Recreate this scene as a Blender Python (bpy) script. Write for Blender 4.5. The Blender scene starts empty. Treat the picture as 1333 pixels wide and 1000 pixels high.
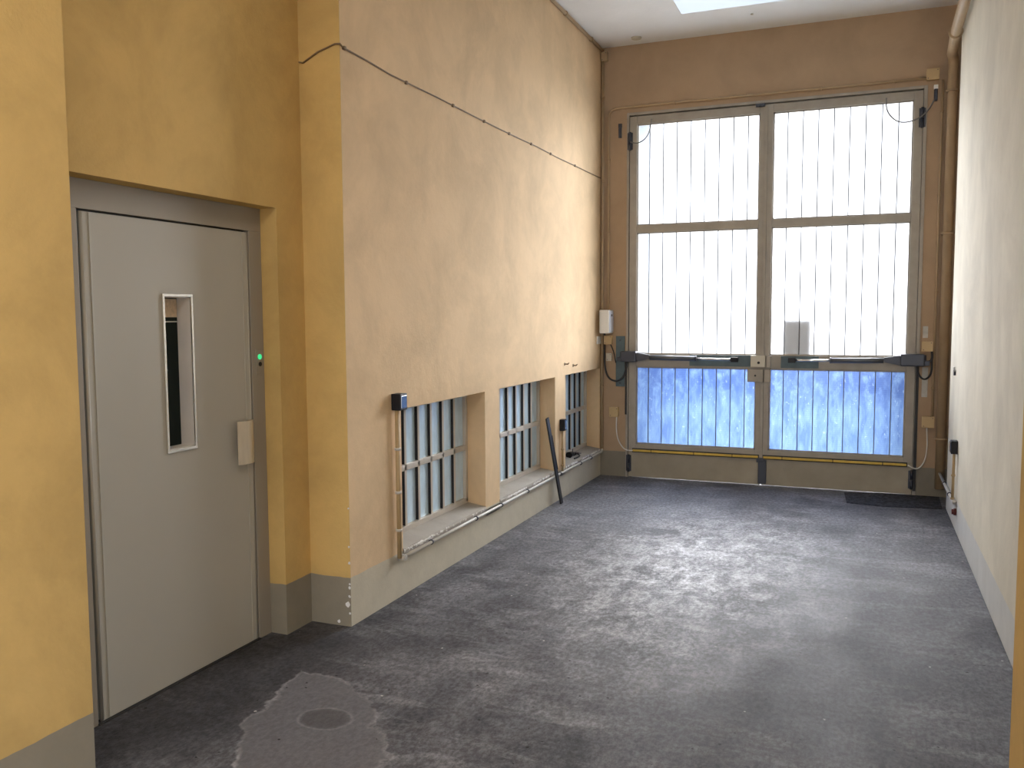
import bpy, bmesh, math, random
from mathutils import Vector, Matrix
random.seed(7)
S = bpy.context.scene
C = S.collection

# ---------------------------------------------------------------- camera
YAW, PITCH, ROLL, FPX, EYE = 0.38355949, -0.078623, -0.00548788, 1134.351, 1.6
cam = bpy.data.cameras.new('camera')
camo = bpy.data.objects.new('camera', cam)
C.objects.link(camo)
cam.sensor_width = 36.0
cam.lens = FPX / 1333.0 * 36.0
cam.clip_start = 0.02
cam.clip_end = 300
fw = Vector((-math.sin(YAW) * math.cos(PITCH), math.cos(YAW) * math.cos(PITCH), math.sin(PITCH)))
r0 = Vector((math.cos(YAW), math.sin(YAW), 0))
u0 = r0.cross(fw)
rr = r0 * math.cos(ROLL) + u0 * math.sin(ROLL)
uu = -r0 * math.sin(ROLL) + u0 * math.cos(ROLL)
M = Matrix((rr, uu, -fw)).transposed().to_4x4()
M.translation = Vector((0, 0, EYE))
camo.matrix_world = M
S.camera = camo

# ---------------------------------------------------------------- light and exposure
S.view_settings.view_transform = 'Standard'
S.view_settings.look = 'None'
S.view_settings.exposure = 1.43
S.view_settings.gamma = 1.0
S.view_settings.use_curve_mapping = False
w = bpy.data.worlds.new('world')
S.world = w
w.use_nodes = True
nt = w.node_tree
nt.nodes.clear()
bg = nt.nodes.new('ShaderNodeBackground')
out = nt.nodes.new('ShaderNodeOutputWorld')
bg.inputs['Color'].default_value = (0.97, 0.975, 1.0, 1)
# bright hazy sky, brightest low over the street side of the gate
tcw = nt.nodes.new('ShaderNodeTexCoord')
dt = nt.nodes.new('ShaderNodeVectorMath')
dt.operation = 'DOT_PRODUCT'
gd = Vector((0.03, 1.0, 0.20)).normalized()
dt.inputs[1].default_value = gd
nt.links.new(tcw.outputs['Generated'], dt.inputs[0])
mx = nt.nodes.new('ShaderNodeMath')
mx.operation = 'MAXIMUM'
mx.inputs[1].default_value = 0.0
nt.links.new(dt.outputs['Value'], mx.inputs[0])
pw = nt.nodes.new('ShaderNodeMath')
pw.operation = 'POWER'
pw.inputs[1].default_value = 4.0
nt.links.new(mx.outputs[0], pw.inputs[0])
ma = nt.nodes.new('ShaderNodeMath')
ma.operation = 'MULTIPLY_ADD'
ma.inputs[1].default_value = 13.5
ma.inputs[2].default_value = 2.35
nt.links.new(pw.outputs[0], ma.inputs[0])
nt.links.new(ma.outputs[0], bg.inputs['Strength'])
nt.links.new(bg.outputs[0], out.inputs[0])
S.cycles.max_bounces = 14
S.cycles.diffuse_bounces = 8
S.cycles.glossy_bounces = 4
S.cycles.transmission_bounces = 6
S.cycles.transparent_max_bounces = 12
S.cycles.caustics_reflective = False
S.cycles.caustics_refractive = False
S.cycles.sample_clamp_indirect = 6.0
S.cycles.use_denoising = True


def portal(name, loc, rot, sx, sy):
    l = bpy.data.lights.new(name, 'AREA')
    l.shape = 'RECTANGLE'
    l.size, l.size_y = sx, sy
    l.cycles.is_portal = True
    o = bpy.data.objects.new(name, l)
    o.location, o.rotation_euler = loc, rot
    C.objects.link(o)


# world geometry constants (metres; X across, Y towards the gate, Z up)
XL, XE, XD, XR, YG, ZC = -2.419, -2.659, -2.755, 0.651, 8.351, 4.165
Y0, Y1 = 2.133, 3.761
XN = 0.32           # near right pier face
YN = 2.127
YB = -3.6           # back opening of the passage
portal('gate_portal', ((-2.05 + .36) / 2, YG + .63, 1.75), (math.pi / 2, 0, math.pi), 2.6, 3.7)
portal('side_portal', (XN + .6, -.8, 1.1), (0, math.pi / 2, 0), 2.2, 1.8)
portal('back_portal', (-1.05, YB - .25, 1.9), (math.pi / 2, 0, 0), 2.5, 3.9)


def fill_lamp(name, loc, sx, sy, watts, col):
    # added fill light under the passage ceiling behind the viewer
    l = bpy.data.lights.new(name, 'AREA')
    l.shape = 'RECTANGLE'
    l.size, l.size_y, l.energy, l.color = sx, sy, watts, col
    o = bpy.data.objects.new(name, l)
    o.location = loc
    C.objects.link(o)


fill_lamp('fill_light', (-.35, .9, 4.05), .25, 1.3, 11, (1.0, .97, .93))
fill_lamp('fill_light', (-.35, -1.6, 4.05), .25, 1.3, 11, (1.0, .97, .93))


# ---------------------------------------------------------------- materials
def mat(name, col, rough=.6, metal=0.0, spec=.5):
    m = bpy.data.materials.new(name)
    m.use_nodes = True
    b = m.node_tree.nodes['Principled BSDF']
    b.inputs['Base Color'].default_value = (*col, 1)
    b.inputs['Roughness'].default_value = rough
    b.inputs['Metallic'].default_value = metal
    b.inputs['Specular IOR Level'].default_value = spec
    return m


class NT:
    """short hand for wiring a node tree"""
    def __init__(s, m):
        s.t = m.node_tree
        s.b = s.t.nodes.get('Principled BSDF')
        s.tc = s.t.nodes.new('ShaderNodeTexCoord')

    def n(s, kind, **kw):
        x = s.t.nodes.new('ShaderNode' + kind)
        for k, v in kw.items():
            setattr(x, k, v)
        return x

    def l(s, a, b):
        s.t.links.new(a, b)

    def noise(s, scale, detail=4, rough=.6, stretch=(1, 1, 1), loc=(0, 0, 0), dist=0.0):
        mp = s.n('Mapping')
        mp.inputs['Scale'].default_value = stretch
        mp.inputs['Location'].default_value = loc
        s.l(s.tc.outputs['Object'], mp.inputs[0])
        x = s.n('TexNoise')
        x.inputs['Scale'].default_value = scale
        x.inputs['Detail'].default_value = detail
        x.inputs['Roughness'].default_value = rough
        x.inputs['Distortion'].default_value = dist
        s.l(mp.outputs[0], x.inputs['Vector'])
        return x.outputs['Fac']

    def ramp(s, fac, stops):
        x = s.n('ValToRGB')
        e = x.color_ramp.elements
        while len(e) < len(stops):
            e.new(.5)
        for k, (p, c) in enumerate(stops):
            e[k].position = p
            e[k].color = (c, c, c, 1) if not isinstance(c, tuple) else (*c, 1)
        s.l(fac, x.inputs[0])
        return x.outputs[0]

    def mix(s, fac, a, b, blend='MIX'):
        x = s.n('MixRGB', blend_type=blend)
        for sock, v in ((x.inputs[0], fac), (x.inputs[1], a), (x.inputs[2], b)):
            if hasattr(v, 'is_linked') or hasattr(v, 'links'):
                s.l(v, sock)
            elif isinstance(v, tuple):
                sock.default_value = (*v, 1)
            else:
                sock.default_value = v if sock == x.inputs[0] else (v, v, v, 1)
        return x.outputs[0]

    def math(s, op, a, b=None, c=None):
        x = s.n('Math', operation=op)
        for k, v in enumerate((a, b, c)):
            if v is None:
                continue
            if isinstance(v, (int, float)):
                x.inputs[k].default_value = v
            else:
                s.l(v, x.inputs[k])
        return x.outputs[0]

    def xyz(s):
        x = s.n('SeparateXYZ')
        s.l(s.tc.outputs['Object'], x.inputs[0])
        return x.outputs

    def bump(s, h, strength=.3, dist=.01):
        x = s.n('Bump')
        x.inputs['Strength'].default_value = strength
        x.inputs['Distance'].default_value = dist
        s.l(h, x.inputs['Height'])
        s.l(x.outputs[0], s.b.inputs['Normal'])


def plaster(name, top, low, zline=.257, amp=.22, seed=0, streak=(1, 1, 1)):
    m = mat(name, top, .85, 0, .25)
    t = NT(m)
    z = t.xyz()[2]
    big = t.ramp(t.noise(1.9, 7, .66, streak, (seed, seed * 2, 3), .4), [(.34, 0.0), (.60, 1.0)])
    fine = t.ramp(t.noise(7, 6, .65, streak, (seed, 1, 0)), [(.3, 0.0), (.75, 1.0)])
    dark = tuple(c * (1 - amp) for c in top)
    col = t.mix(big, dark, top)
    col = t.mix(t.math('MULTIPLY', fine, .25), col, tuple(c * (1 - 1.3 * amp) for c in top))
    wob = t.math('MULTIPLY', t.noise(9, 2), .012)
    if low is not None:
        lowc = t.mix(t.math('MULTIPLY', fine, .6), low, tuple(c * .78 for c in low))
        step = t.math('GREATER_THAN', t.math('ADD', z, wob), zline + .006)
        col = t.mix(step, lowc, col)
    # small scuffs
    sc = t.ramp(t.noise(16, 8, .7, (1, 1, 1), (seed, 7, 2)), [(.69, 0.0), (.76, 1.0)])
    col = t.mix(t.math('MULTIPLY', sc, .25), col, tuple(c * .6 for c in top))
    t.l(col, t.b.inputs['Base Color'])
    h = t.math('ADD', t.math('MULTIPLY', t.noise(5, 3), .6), t.math('MULTIPLY', t.noise(90, 4), .12))
    t.bump(h, .35, .02)
    return m


YEL, GREY = (.61, .42, .158), (.26, .235, .185)
M_plaster = plaster('yellow_plaster', YEL, GREY)
M_plaster_l = plaster('pale_yellow_plaster', (.72, .53, .325), (.54, .495, .39), .257, .19, 3)
M_plaster_r = plaster('cream_plaster', (.70, .66, .55), (.58, .59, .58),   .24, .20, 5, (1, .8, .6))
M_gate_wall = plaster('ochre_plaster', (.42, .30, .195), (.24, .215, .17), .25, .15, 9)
M_ceiling = plaster('white_ceiling_paint', (.78, .79, .79), None, amp=.05, seed=2)
def sill_mat():
    m = plaster('grey_sill_paint', (.42, .39, .345), None, amp=.2, seed=4)
    t = NT(m)
    old = t.b.inputs['Base Color'].links[0].from_socket
    x = t.xyz()[0]
    edge = t.math('GREATER_THAN', t.math('ADD', x, t.math('MULTIPLY', t.noise(22, 4, .7), .010)), XL + .0092)
    chip = t.math('MULTIPLY', edge, t.math('GREATER_THAN', t.noise(6, 6, .75, (1, 1, 1), (3, 0, 0)), .49))
    t.l(t.mix(chip, old, (.74, .73, .70)), t.b.inputs['Base Color'])
    return m


M_sill = sill_mat()


def floor_mat():
    m = mat('worn_asphalt', (.06, .06, .065), .5, 0, .16)
    t = NT(m)
    x, y, z = t.xyz()
    big = t.ramp(t.noise(.55, 6, .62, (1, .7, 1), (3, 1, 0), .6), [(.36, 0.0), (.62, 1.0)])
    mid = t.ramp(t.noise(2.6, 8, .68, (1, .55, 1), (1, 4, 0), .4), [(.40, 0.0), (.64, 1.0)])
    fine = t.ramp(t.noise(46, 8, .8, (1, .6, 1)), [(.42, 0.0), (.60, 1.0)])
    col = t.mix(big, (.058, .060, .070), (.125, .127, .142))
    col = t.mix(t.math('MULTIPLY', mid, .6), col, (.20, .202, .222))
    sc = t.ramp(t.noise(1.7, 9, .72, (.9, 2.6, 1), (7, 3, 0), .4), [(.50, 0.0), (.66, 1.0)])
    col = t.mix(t.math('MULTIPLY', sc, .6), col, (.29, .29, .31))
    dkm = t.ramp(t.noise(1.9, 9, .74, (1, .7, 1), (5, 8, 0), .5), [(.50, 0.0), (.64, 1.0)])
    col = t.mix(t.math('MULTIPLY', dkm, .55), col, (.045, .046, .052))
    # worn paler middle of the drive, with gate glare put into the colour

    def blob(cx, cy, rx, ry, edge=.6, w=.35, sc=1.6):
        dx = t.math('DIVIDE', t.math('SUBTRACT', x, cx), rx)
        dy = t.math('DIVIDE', t.math('SUBTRACT', y, cy), ry)
        d = t.math('SQRT', t.math('ADD', t.math('MULTIPLY', dx, dx), t.math('MULTIPLY', dy, dy)))
        d = t.math('ADD', d, t.math('MULTIPLY', t.math('SUBTRACT', t.noise(sc, 5, .65), .5), w * 2))
        return t.ramp(d, [(0.0, 1.0), (edge, 1.0), (1.0, 0.0)]) if edge < 1 else d
    worn = blob(-.95, 5.45, .95, 2.1, .12, .5, 1.8)  # one mask for the wear and the gate glare
    streak = t.ramp(t.noise(7, 10, .82, (1, .6, 1), (2, 2, 0), .3), [(.44, 0.0), (.60, 1.0)])
    wear_glare = t.math('MULTIPLY', worn, t.math('ADD', t.math('MULTIPLY', streak, .88), .12))
    col = t.mix(wear_glare, col, (.62, .63, .68))
    dk = blob(.2, 4.0, 1.3, 3.0, .4, .4, 1.3)
    col = t.mix(t.math('MULTIPLY', dk, .35), col, (.050, .050, .054))
    pane_glow = blob(-1.75, 7.2, .9, 1.2, .3, .4, 1.5)  # blue reflection of the lower panes, put into the floor colour
    col = t.mix(t.math('MULTIPLY', pane_glow, .45), col, (.30, .32, .38))
    # black oily band beside the lift door and soft dark puddle marks
    oil = blob(-2.55, 3.0, .55, 1.6, .35, .35, 2.5)
    col = t.mix(t.math('MULTIPLY', oil, .75), col, (.025, .024, .027))
    oil2 = blob(-1.55, 2.2, .7, .5, .3, .5, 2.5)
    col = t.mix(t.math('MULTIPLY', oil2, .35), col, (.04, .04, .044))
    # screeded repair patch with a paler rim, and a round darker one in it
    pxy = [(-2.33, 3.2), (-2.13, 3.18), (-1.87, 3.03), (-1.55, 2.65), (-1.65, 2.3), (-2.0, 2.3), (-2.24, 2.72)]
    d1 = None
    for k in range(len(pxy)):
        (ax, ay), (bx_, by_) = pxy[k], pxy[(k + 1) % len(pxy)]
        ex, ey = bx_ - ax, by_ - ay
        L = math.hypot(ex, ey)
        nx, ny = -ey / L, ex / L          # outward for clockwise order
        v = t.math('ADD', t.math('MULTIPLY', t.math('SUBTRACT', x, ax), nx), t.math('MULTIPLY', t.math('SUBTRACT', y, ay), ny))
        d1 = v if d1 is None else t.math('MAXIMUM', d1, v)
    d1 = t.math('ADD', d1, t.math('MULTIPLY', t.math('SUBTRACT', t.noise(7, 4, .6), .5), .16))
    inside = t.ramp(t.math('ADD', d1, .5), [(.495, 1.0), (.505, 0.0)])
    rim = t.ramp(t.math('ADD', d1, .5), [(.482, 0.0), (.496, 1.0), (.500, 1.0), (.512, 0.0)])
    col = t.mix(t.math('MULTIPLY', inside, .9), col, (.135, .134, .146))
    col = t.mix(t.math('MULTIPLY', rim, t.math('MULTIPLY_ADD', mid, .6, .1)), col, (.34, .34, .35))
    rd = blob(-1.955, 2.835, .105, .085, 1.0, .13, 12)
    disc = t.ramp(t.math('MULTIPLY', rd, .5), [(.42, 1.0), (.52, 0.0)])
    ring = t.ramp(t.math('MULTIPLY', rd, .5), [(.48, 0.0), (.53, 1.0), (.58, 0.0)])
    col = t.mix(t.math('MULTIPLY', disc, .6), col, (.06, .06, .064))
    col = t.mix(t.math('MULTIPLY', ring, .4), col, (.26, .26, .27))
    # scratched line
    ln = t.math('ABSOLUTE', t.math('SUBTRACT', x, t.math('ADD', -.87, t.math('MULTIPLY', t.math('SUBTRACT', t.noise(3, 3), .5), .08))))
    lw = t.math('MULTIPLY', t.math('LESS_THAN', ln, .012), t.math('LESS_THAN', t.math('ABSOLUTE', t.math('SUBTRACT', y, 3.95)), .5))
    col = t.mix(t.math('MULTIPLY', lw, t.math('MULTIPLY', fine, .5)), col, (.22, .22, .22))
    # aggregate grain, white grit and black specks
    grain = t.math('MULTIPLY_ADD', t.math('SUBTRACT', fine, .5), t.math('MULTIPLY_ADD', inside, -.55, 1.0), .5)
    col = t.mix(grain, t.mix(1.0, col, .60, 'MULTIPLY'), t.mix(1.0, col, 1.45, 'MULTIPLY'))
    vo = t.n('TexVoronoi')
    vo.inputs['Scale'].default_value = 8
    t.l(t.tc.outputs['Object'], vo.inputs['Vector'])
    grit = t.math('MULTIPLY', t.math('LESS_THAN', vo.outputs['Distance'], .055), t.math('GREATER_THAN', t.noise(31, 1), .52))
    col = t.mix(grit, col, (.48, .47, .45))
    vo2 = t.n('TexVoronoi')
    vo2.inputs['Scale'].default_value = 13
    t.l(t.tc.outputs['Object'], vo2.inputs['Vector'])
    speck = t.math('MULTIPLY', t.math('LESS_THAN', vo2.outputs['Distance'], .085), t.math('GREATER_THAN', t.noise(23, 1), .52))
    col = t.mix(speck, col, (.015, .015, .016))
    t.l(col, t.b.inputs['Base Color'])
    rg = t.math('SUBTRACT', .60, t.math('MULTIPLY', t.math('ADD', wear_glare, t.math('MULTIPLY', mid, .5)), .20))
    rg = t.math('ADD', rg, t.math('MULTIPLY', fine, .08))
    t.l(rg, t.b.inputs['Roughness'])
    h = t.math('ADD', t.math('MULTIPLY', t.noise(38, 8, .75), .25), t.math('MULTIPLY', t.noise(4, 5), .6))
    t.bump(h, .7, .012)
    return m


M_floor = floor_mat()


def patch_mat():
    m = mat('rough_black_tarmac', (.02, .02, .024), .8, 0, .4)
    t = NT(m)
    f = t.ramp(t.noise(28, 8, .8, (1, .6, 1)), [(.42, 0.0), (.60, 1.0)])
    t.l(t.mix(f, (.010, .010, .014), (.065, .07, .085)), t.b.inputs['Base Color'])
    t.bump(t.noise(30, 6, .8), .9, .02)
    return m


M_patch = patch_mat()


def paint(name, col, rough=.45, metal=0.0, amp=.12, scale=4, spec=.5, streak=(1, 1, 1)):
    m = mat(name, col, rough, metal, spec)
    t = NT(m)
    f = t.ramp(t.noise(scale, 6, .6, streak), [(.3, 0.0), (.72, 1.0)])
    t.l(t.mix(f, tuple(c * (1 - amp) for c in col), col), t.b.inputs['Base Color'])
    return m


M_lift = paint('greige_lacquer', (.40, .385, .335), .38, 0, .05, 2, .45)
M_lift_frame = paint('greige_frame_lacquer', (.29, .26, .215), .42, 0, .05, 3, .4)
M_steel = paint('brushed_steel', (.62, .60, .55), .32, .9, .1, 25, .5, (1, 1, 8))
M_bright = paint('bright_steel', (.78, .77, .74), .25, .9, .05, 20)
M_rubber = mat('black_rubber', (.012, .012, .013), .6)
M_black = mat('black_plastic', (.008, .008, .011), .45, 0, .25)
M_dark = paint('dark_grey_casting', (.040, .045, .062), .38, .2, .15, 6)
M_tube = paint('grey_anodised_tube', (.12, .13, .15), .35, .5, .1, 6)
M_gate = paint('grey_beige_gate_paint', (.36, .325, .275), .5, 0, .22, 6, .4)
M_kick = paint('dusty_beige_sheet', (.36, .32, .25), .6, 0, .25, 3, .3)
M_dirt = paint('greasy_black_dirt', (.03, .03, .032), .7, 0, .4, 12)
M_teal = paint('chipped_teal_paint', (.085, .135, .155), .5, 0, .35, 14)
M_winframe = paint('pale_window_paint', (.52, .47, .40), .4, 0, .1, 8)
M_cond = paint('painted_conduit', (.42, .30, .15), .5, 0, .2, 20)
M_pvc = paint('grey_pvc_pipe', (.50, .48, .44), .4, 0, .1, 10)
M_pipe = paint('ochre_painted_pipe', (.42, .30, .175), .5, 0, .2, 5)
M_box = paint('ochre_painted_box', (.50, .36, .18), .5, 0, .12, 8)
M_white = paint('white_plastic', (.72, .72, .70), .4, 0, .04, 5)
M_beige = paint('beige_plastic', (.52, .49, .40), .45, 0, .05, 5)
M_cable = paint('old_brown_cable', (.20, .13, .07), .6, 0, .3, 30)
M_wcable = mat('white_cable_sheath', (.62, .60, .55), .5)
M_gcable = mat('grey_cable_sheath', (.16, .155, .15), .5)
M_bcable = mat('black_cable_sheath', (.015, .015, .018), .5)
M_yellow = paint('yellow_safety_rubber', (.62, .42, .06), .5, 0, .2, 20)
M_red = mat('dark_red_plastic', (.10, .015, .012), .4)
M_chip = paint('bare_white_plaster', (.75, .75, .76), .8)
M_shaft = mat('lift_shaft_black', (.01, .013, .012), .5)
M_tan = paint('mottled_tan', (.75, .60, .42), .6, 0, .35, 60)
M_mail = paint('grey_sheet_metal', (.30, .28, .26), .5, .3)
M_added_house = paint('added_house_render', (.50, .51, .53), .85, 0, .05, .5)
M_street = paint('pale_street_paving', (.60, .61, .62), .8, 0, .1, 2)
M_out = paint('shaded_outer_render', (.075, .11, .15), .85)
M_seam = mat('glass_joint', (.10, .105, .115), .6)


def emit(name, col, st):
    m = bpy.data.materials.new(name)
    m.use_nodes = True
    b = m.node_tree.nodes['Principled BSDF']
    b.inputs['Base Color'].default_value = (*col, 1)
    b.inputs['Emission Color'].default_value = (*col, 1)
    b.inputs['Emission Strength'].default_value = st
    return m


M_led = emit('green_led', (.05, .85, .32), .25)
M_tubeglow = emit('cold_white_diffuser', (.76, .87, 1.0), .35)
M_tubeglow.node_tree.nodes['Principled BSDF'].inputs['Base Color'].default_value = (.15, .16, .17, 1)


def glass_upper():
    """channel glass: mostly clear, a little milky"""
    m = bpy.data.materials.new('milky_channel_glass')
    m.use_nodes = True
    t = NT(m)
    t.t.nodes.remove(t.b)
    o = t.t.nodes['Material Output']
    tr = t.n('BsdfTransparent')
    tr.inputs[0].default_value = (.95, .96, .97, 1)
    tl = t.n('BsdfTranslucent')
    tl.inputs[0].default_value = (.80, .86, .92, 1)
    gl = t.n('BsdfGlossy')
    gl.inputs['Roughness'].default_value = .15
    m1 = t.n('MixShader')
    m1.inputs[0].default_value = .16
    t.l(tr.outputs[0], m1.inputs[1])
    t.l(tl.outputs[0], m1.inputs[2])
    m2 = t.n('MixShader')
    m2.inputs[0].default_value = .05
    t.l(m1.outputs[0], m2.inputs[1])
    t.l(gl.outputs[0], m2.inputs[2])
    t.l(m2.outputs[0], o.inputs[0])
    return m


def glass_lower():
    """wired, film covered glass: blue, blotched with dirt and fine horizontal wires"""
    m = bpy.data.materials.new('blue_wired_glass')
    m.use_nodes = True
    t = NT(m)
    t.t.nodes.remove(t.b)
    o = t.t.nodes['Material Output']
    x, y, z = t.xyz()
    f = t.ramp(t.noise(6, 9, .75, (2.6, 1, .6), (1, 0, 5), .3), [(.40, 0.0), (.62, 1.0)])
    # smeared grime lies thickest high on these panes
    up = t.ramp(z, [(.70, 0.0), (.93, 1.0)])
    g = t.math('MULTIPLY', up, t.ramp(t.noise(7, 9, .75, (1.8, 1, 1.0), (4, 0, 2), .4), [(.40, 0.0), (.54, 1.0)]))
    col = t.mix(f, (.044, .078, .175), (.092, .148, .245))
    col = t.mix(t.math('MULTIPLY', g, .8), col, (.018, .038, .12))
    sp = t.ramp(t.noise(22, 8, .75, (1.6, 1, .8), (8, 0, 2)), [(.60, 0.0), (.66, 1.0)])
    col = t.mix(t.math('MULTIPLY', sp, .8), col, (.20, .26, .32))
    cl = t.math('MULTIPLY', t.math('MULTIPLY', t.math('GREATER_THAN', x, -1.150), t.math('LESS_THAN', x, -.90)), t.math('GREATER_THAN', t.math('ADD', z, t.math('MULTIPLY', t.noise(9, 4), .12)), 1.02))
    col = t.mix(t.math('MULTIPLY', cl, .75), col, (.34, .33, .30))
    wv = t.math('GREATER_THAN', t.math('FRACT', t.math('MULTIPLY', z, 55)), .80)
    col = t.mix(t.math('MULTIPLY', wv, .35), col, (.05, .09, .18))
    tr = t.n('BsdfTransparent')
    tl = t.n('BsdfTranslucent')
    t.l(col, tl.inputs[0])
    t.l(t.mix(1.0, col, (.15, .15, .15), 'MULTIPLY'), tr.inputs[0])
    m1 = t.n('MixShader')
    m1.inputs[0].default_value = .80
    t.l(tr.outputs[0], m1.inputs[1])
    t.l(tl.outputs[0], m1.inputs[2])
    gl = t.n('BsdfGlossy')
    gl.inputs['Roughness'].default_value = .2
    m2 = t.n('MixShader')
    m2.inputs[0].default_value = .04
    t.l(m1.outputs[0], m2.inputs[1])
    t.l(gl.outputs[0], m2.inputs[2])
    t.l(m2.outputs[0], o.inputs[0])
    return m


M_glass_up = glass_upper()
M_glass_low = glass_lower()
M_winglass = paint('frosted_pale_glass', (.64, .82, .95), .2, 0, .2, 7, .9, (1, 2.5, 1))
M_bar_shade = mat('dark_bar_shade', (.014, .015, .02), .6)
M_doorglass = mat('door_spy_glass', (.010, .016, .014), .25, 0, .12)


# ---------------------------------------------------------------- mesh helpers
class MB:
    def __init__(s):
        s.bm = bmesh.new()
        s.mi = 0

    def _tag(s, fs):
        for f in fs:
            f.material_index = s.mi
        return s

    def box(s, a, b, bev=0.0, seg=2):
        lo = Vector([min(p, q) for p, q in zip(a, b)])
        hi = Vector([max(p, q) for p, q in zip(a, b)])
        r = bmesh.ops.create_cube(s.bm, size=1.0)
        for v in r['verts']:
            v.co = Vector([lo[i] + (v.co[i] + .5) * (hi[i] - lo[i]) for i in range(3)])
        fs = {f for v in r['verts'] for f in v.link_faces}
        s._tag(fs)
        if bev:
            es = {e for v in r['verts'] for e in v.link_edges}
            rb = bmesh.ops.bevel(s.bm, geom=list(es), offset=bev, segments=seg, affect='EDGES', profile=.6)
            s._tag(rb['faces'])
        return s

    def prism(s, pts, axis, a, b, bev=0.0):
        """polygon pts (2D in the two other axes, in order) extruded along axis from a to b"""
        def co(p, t):
            return {'X': (t, p[0], p[1]), 'Y': (p[0], t, p[1]), 'Z': (p[0], p[1], t)}[axis]
        va = [s.bm.verts.new(co(p, a)) for p in pts]
        vb = [s.bm.verts.new(co(p, b)) for p in pts]
        n = len(pts)
        fs = [s.bm.faces.new(va), s.bm.faces.new(vb[::-1])]
        for k in range(n):
            fs.append(s.bm.faces.new((va[k], vb[k], vb[(k + 1) % n], va[(k + 1) % n])))
        s._tag(fs)
        if bev:
            es = {e for f in fs for e in f.edges}
            s._tag(bmesh.ops.bevel(s.bm, geom=list(es), offset=bev, segments=2, affect='EDGES')['faces'])
        return s

    def tube(s, path, r, n=12, cap=True, r_end=None, smooth=0):
        P = [Vector(p) for p in path]
        for _ in range(smooth):
            Q = [P[0]]
            for a, b in zip(P, P[1:]):
                Q += [a.lerp(b, .25), a.lerp(b, .75)]
            P = Q + [P[-1]]
        rings = []
        T = []
        for k in range(len(P)):
            a = P[max(k - 1, 0)]
            b = P[min(k + 1, len(P) - 1)]
            T.append((b - a).normalized())
        nv = T[0].orthogonal().normalized()
        for k, p in enumerate(P):
            nv = (nv - T[k] * nv.dot(T[k])).normalized()
            bv = T[k].cross(nv)
            q = r if r_end is None else r + (r_end - r) * k / (len(P) - 1)
            if k and k < len(P) - 1:
                c = (P[k] - P[k - 1]).normalized().dot((P[k + 1] - P[k]).normalized())
                q /= max(.75, math.sqrt(max((1 + c) / 2, .3)))
            rings.append([s.bm.verts.new(p + (nv * math.cos(2 * math.pi * j / n) + bv * math.sin(2 * math.pi * j / n)) * q) for j in range(n)])
        fs = []
        for a, b in zip(rings, rings[1:]):
            for j in range(n):
                f = s.bm.faces.new((a[j], a[(j + 1) % n], b[(j + 1) % n], b[j]))
                f.smooth = True
                fs.append(f)
        if cap:
            fs.append(s.bm.faces.new(rings[0][::-1]))
            fs.append(s.bm.faces.new(rings[-1]))
        return s._tag(fs)

    def cyl(s, a, b, r, n=20, r2=None):
        return s.tube([a, b], r, n, True, r2)

    def bolt(s, p, d, r=.006, h=.006):
        p = Vector(p)
        return s.tube([p, p + Vector(d) * h], r, 6)

    def build(s, name, mats, parent=None):
        bmesh.ops.recalc_face_normals(s.bm, faces=s.bm.faces)
        me = bpy.data.meshes.new(name)
        s.bm.to_mesh(me)
        s.bm.free()
        for m in (mats if isinstance(mats, (list, tuple)) else [mats]):
            me.materials.append(m)
        o = bpy.data.objects.new(name, me)
        C.objects.link(o)
        if parent is not None:
            o.parent = parent
            if parent.type == 'EMPTY' or parent.parent is not None or parent.location.length > 0:
                p = parent
                off = Vector()
                while p is not None:
                    off += p.location
                    p = p.parent
                me.transform(Matrix.Translation(-off))
        return o


def tag(o, label=None, cat=None, group=None, kind=None):
    if label:
        o['label'] = label
    if cat:
        o['category'] = cat
    if group:
        o['group'] = group
    if kind:
        o['kind'] = kind
    return o


def empty(name, loc, label, cat, group=None, kind=None):
    o = bpy.data.objects.new(name, None)
    o.location = loc
    o.empty_display_size = .05
    C.objects.link(o)
    return tag(o, label, cat, group, kind)


def struct(name, mb, m, label=None, parent=None, cat=None):
    o = mb.build(name, m, parent)
    o['kind'] = 'structure'
    if label:
        o['label'] = label
    if cat:
        o['category'] = cat
    return o


# ---------------------------------------------------------------- room shell
f = MB()
f.box((-4.2, YB - .3, -.2), (2.2, YG + .42, 0))
struct('floor', f, M_floor, 'dark worn asphalt floor of the drive')
patch = MB()
ring = [(-.13, 8.26), (-.10, 7.80), (.18, 7.76), (.45, 7.80), (.63, 7.82), (.64, 8.32), (.2, 8.33)]
patch.prism(ring, 'Z', .0005, .006)
po = patch.build('asphalt_patch', M_patch, bpy.data.objects['floor'])
po['label'] = 'rough black tarmac patch'

g = MB()
g.box((-14, YG + .42, -.25), (14, YG + 26, -.02))
g.box((-14, YB - 22, -.25), (14, YB - .3, -.02))
g.box((2.2, YB - .3, -.25), (20, YG, -.02))
struct('pavement', g, M_street, 'pale paving outside the gate')
g = MB()
g.box((-5.9, 20, -.02), (1.9, 24, 6.9))  # pale block added to dim the sky seen through the gate
g.box((-6.0, 19.9, 6.9), (2.0, 24.1, 7.05))
g.box((-5.9, 19.96, -.02), (1.9, 20.0, .6))
bo = g.build('added_house', M_added_house)
tag(bo, 'pale house added across the street to dim the sky behind the gate glass', 'added_house')

c = MB()
c.box((-3.4, YB - .3, ZC), (1.1, YG + .42, ZC + .2))
struct('ceiling', c, M_ceiling, 'white painted ceiling')

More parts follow.
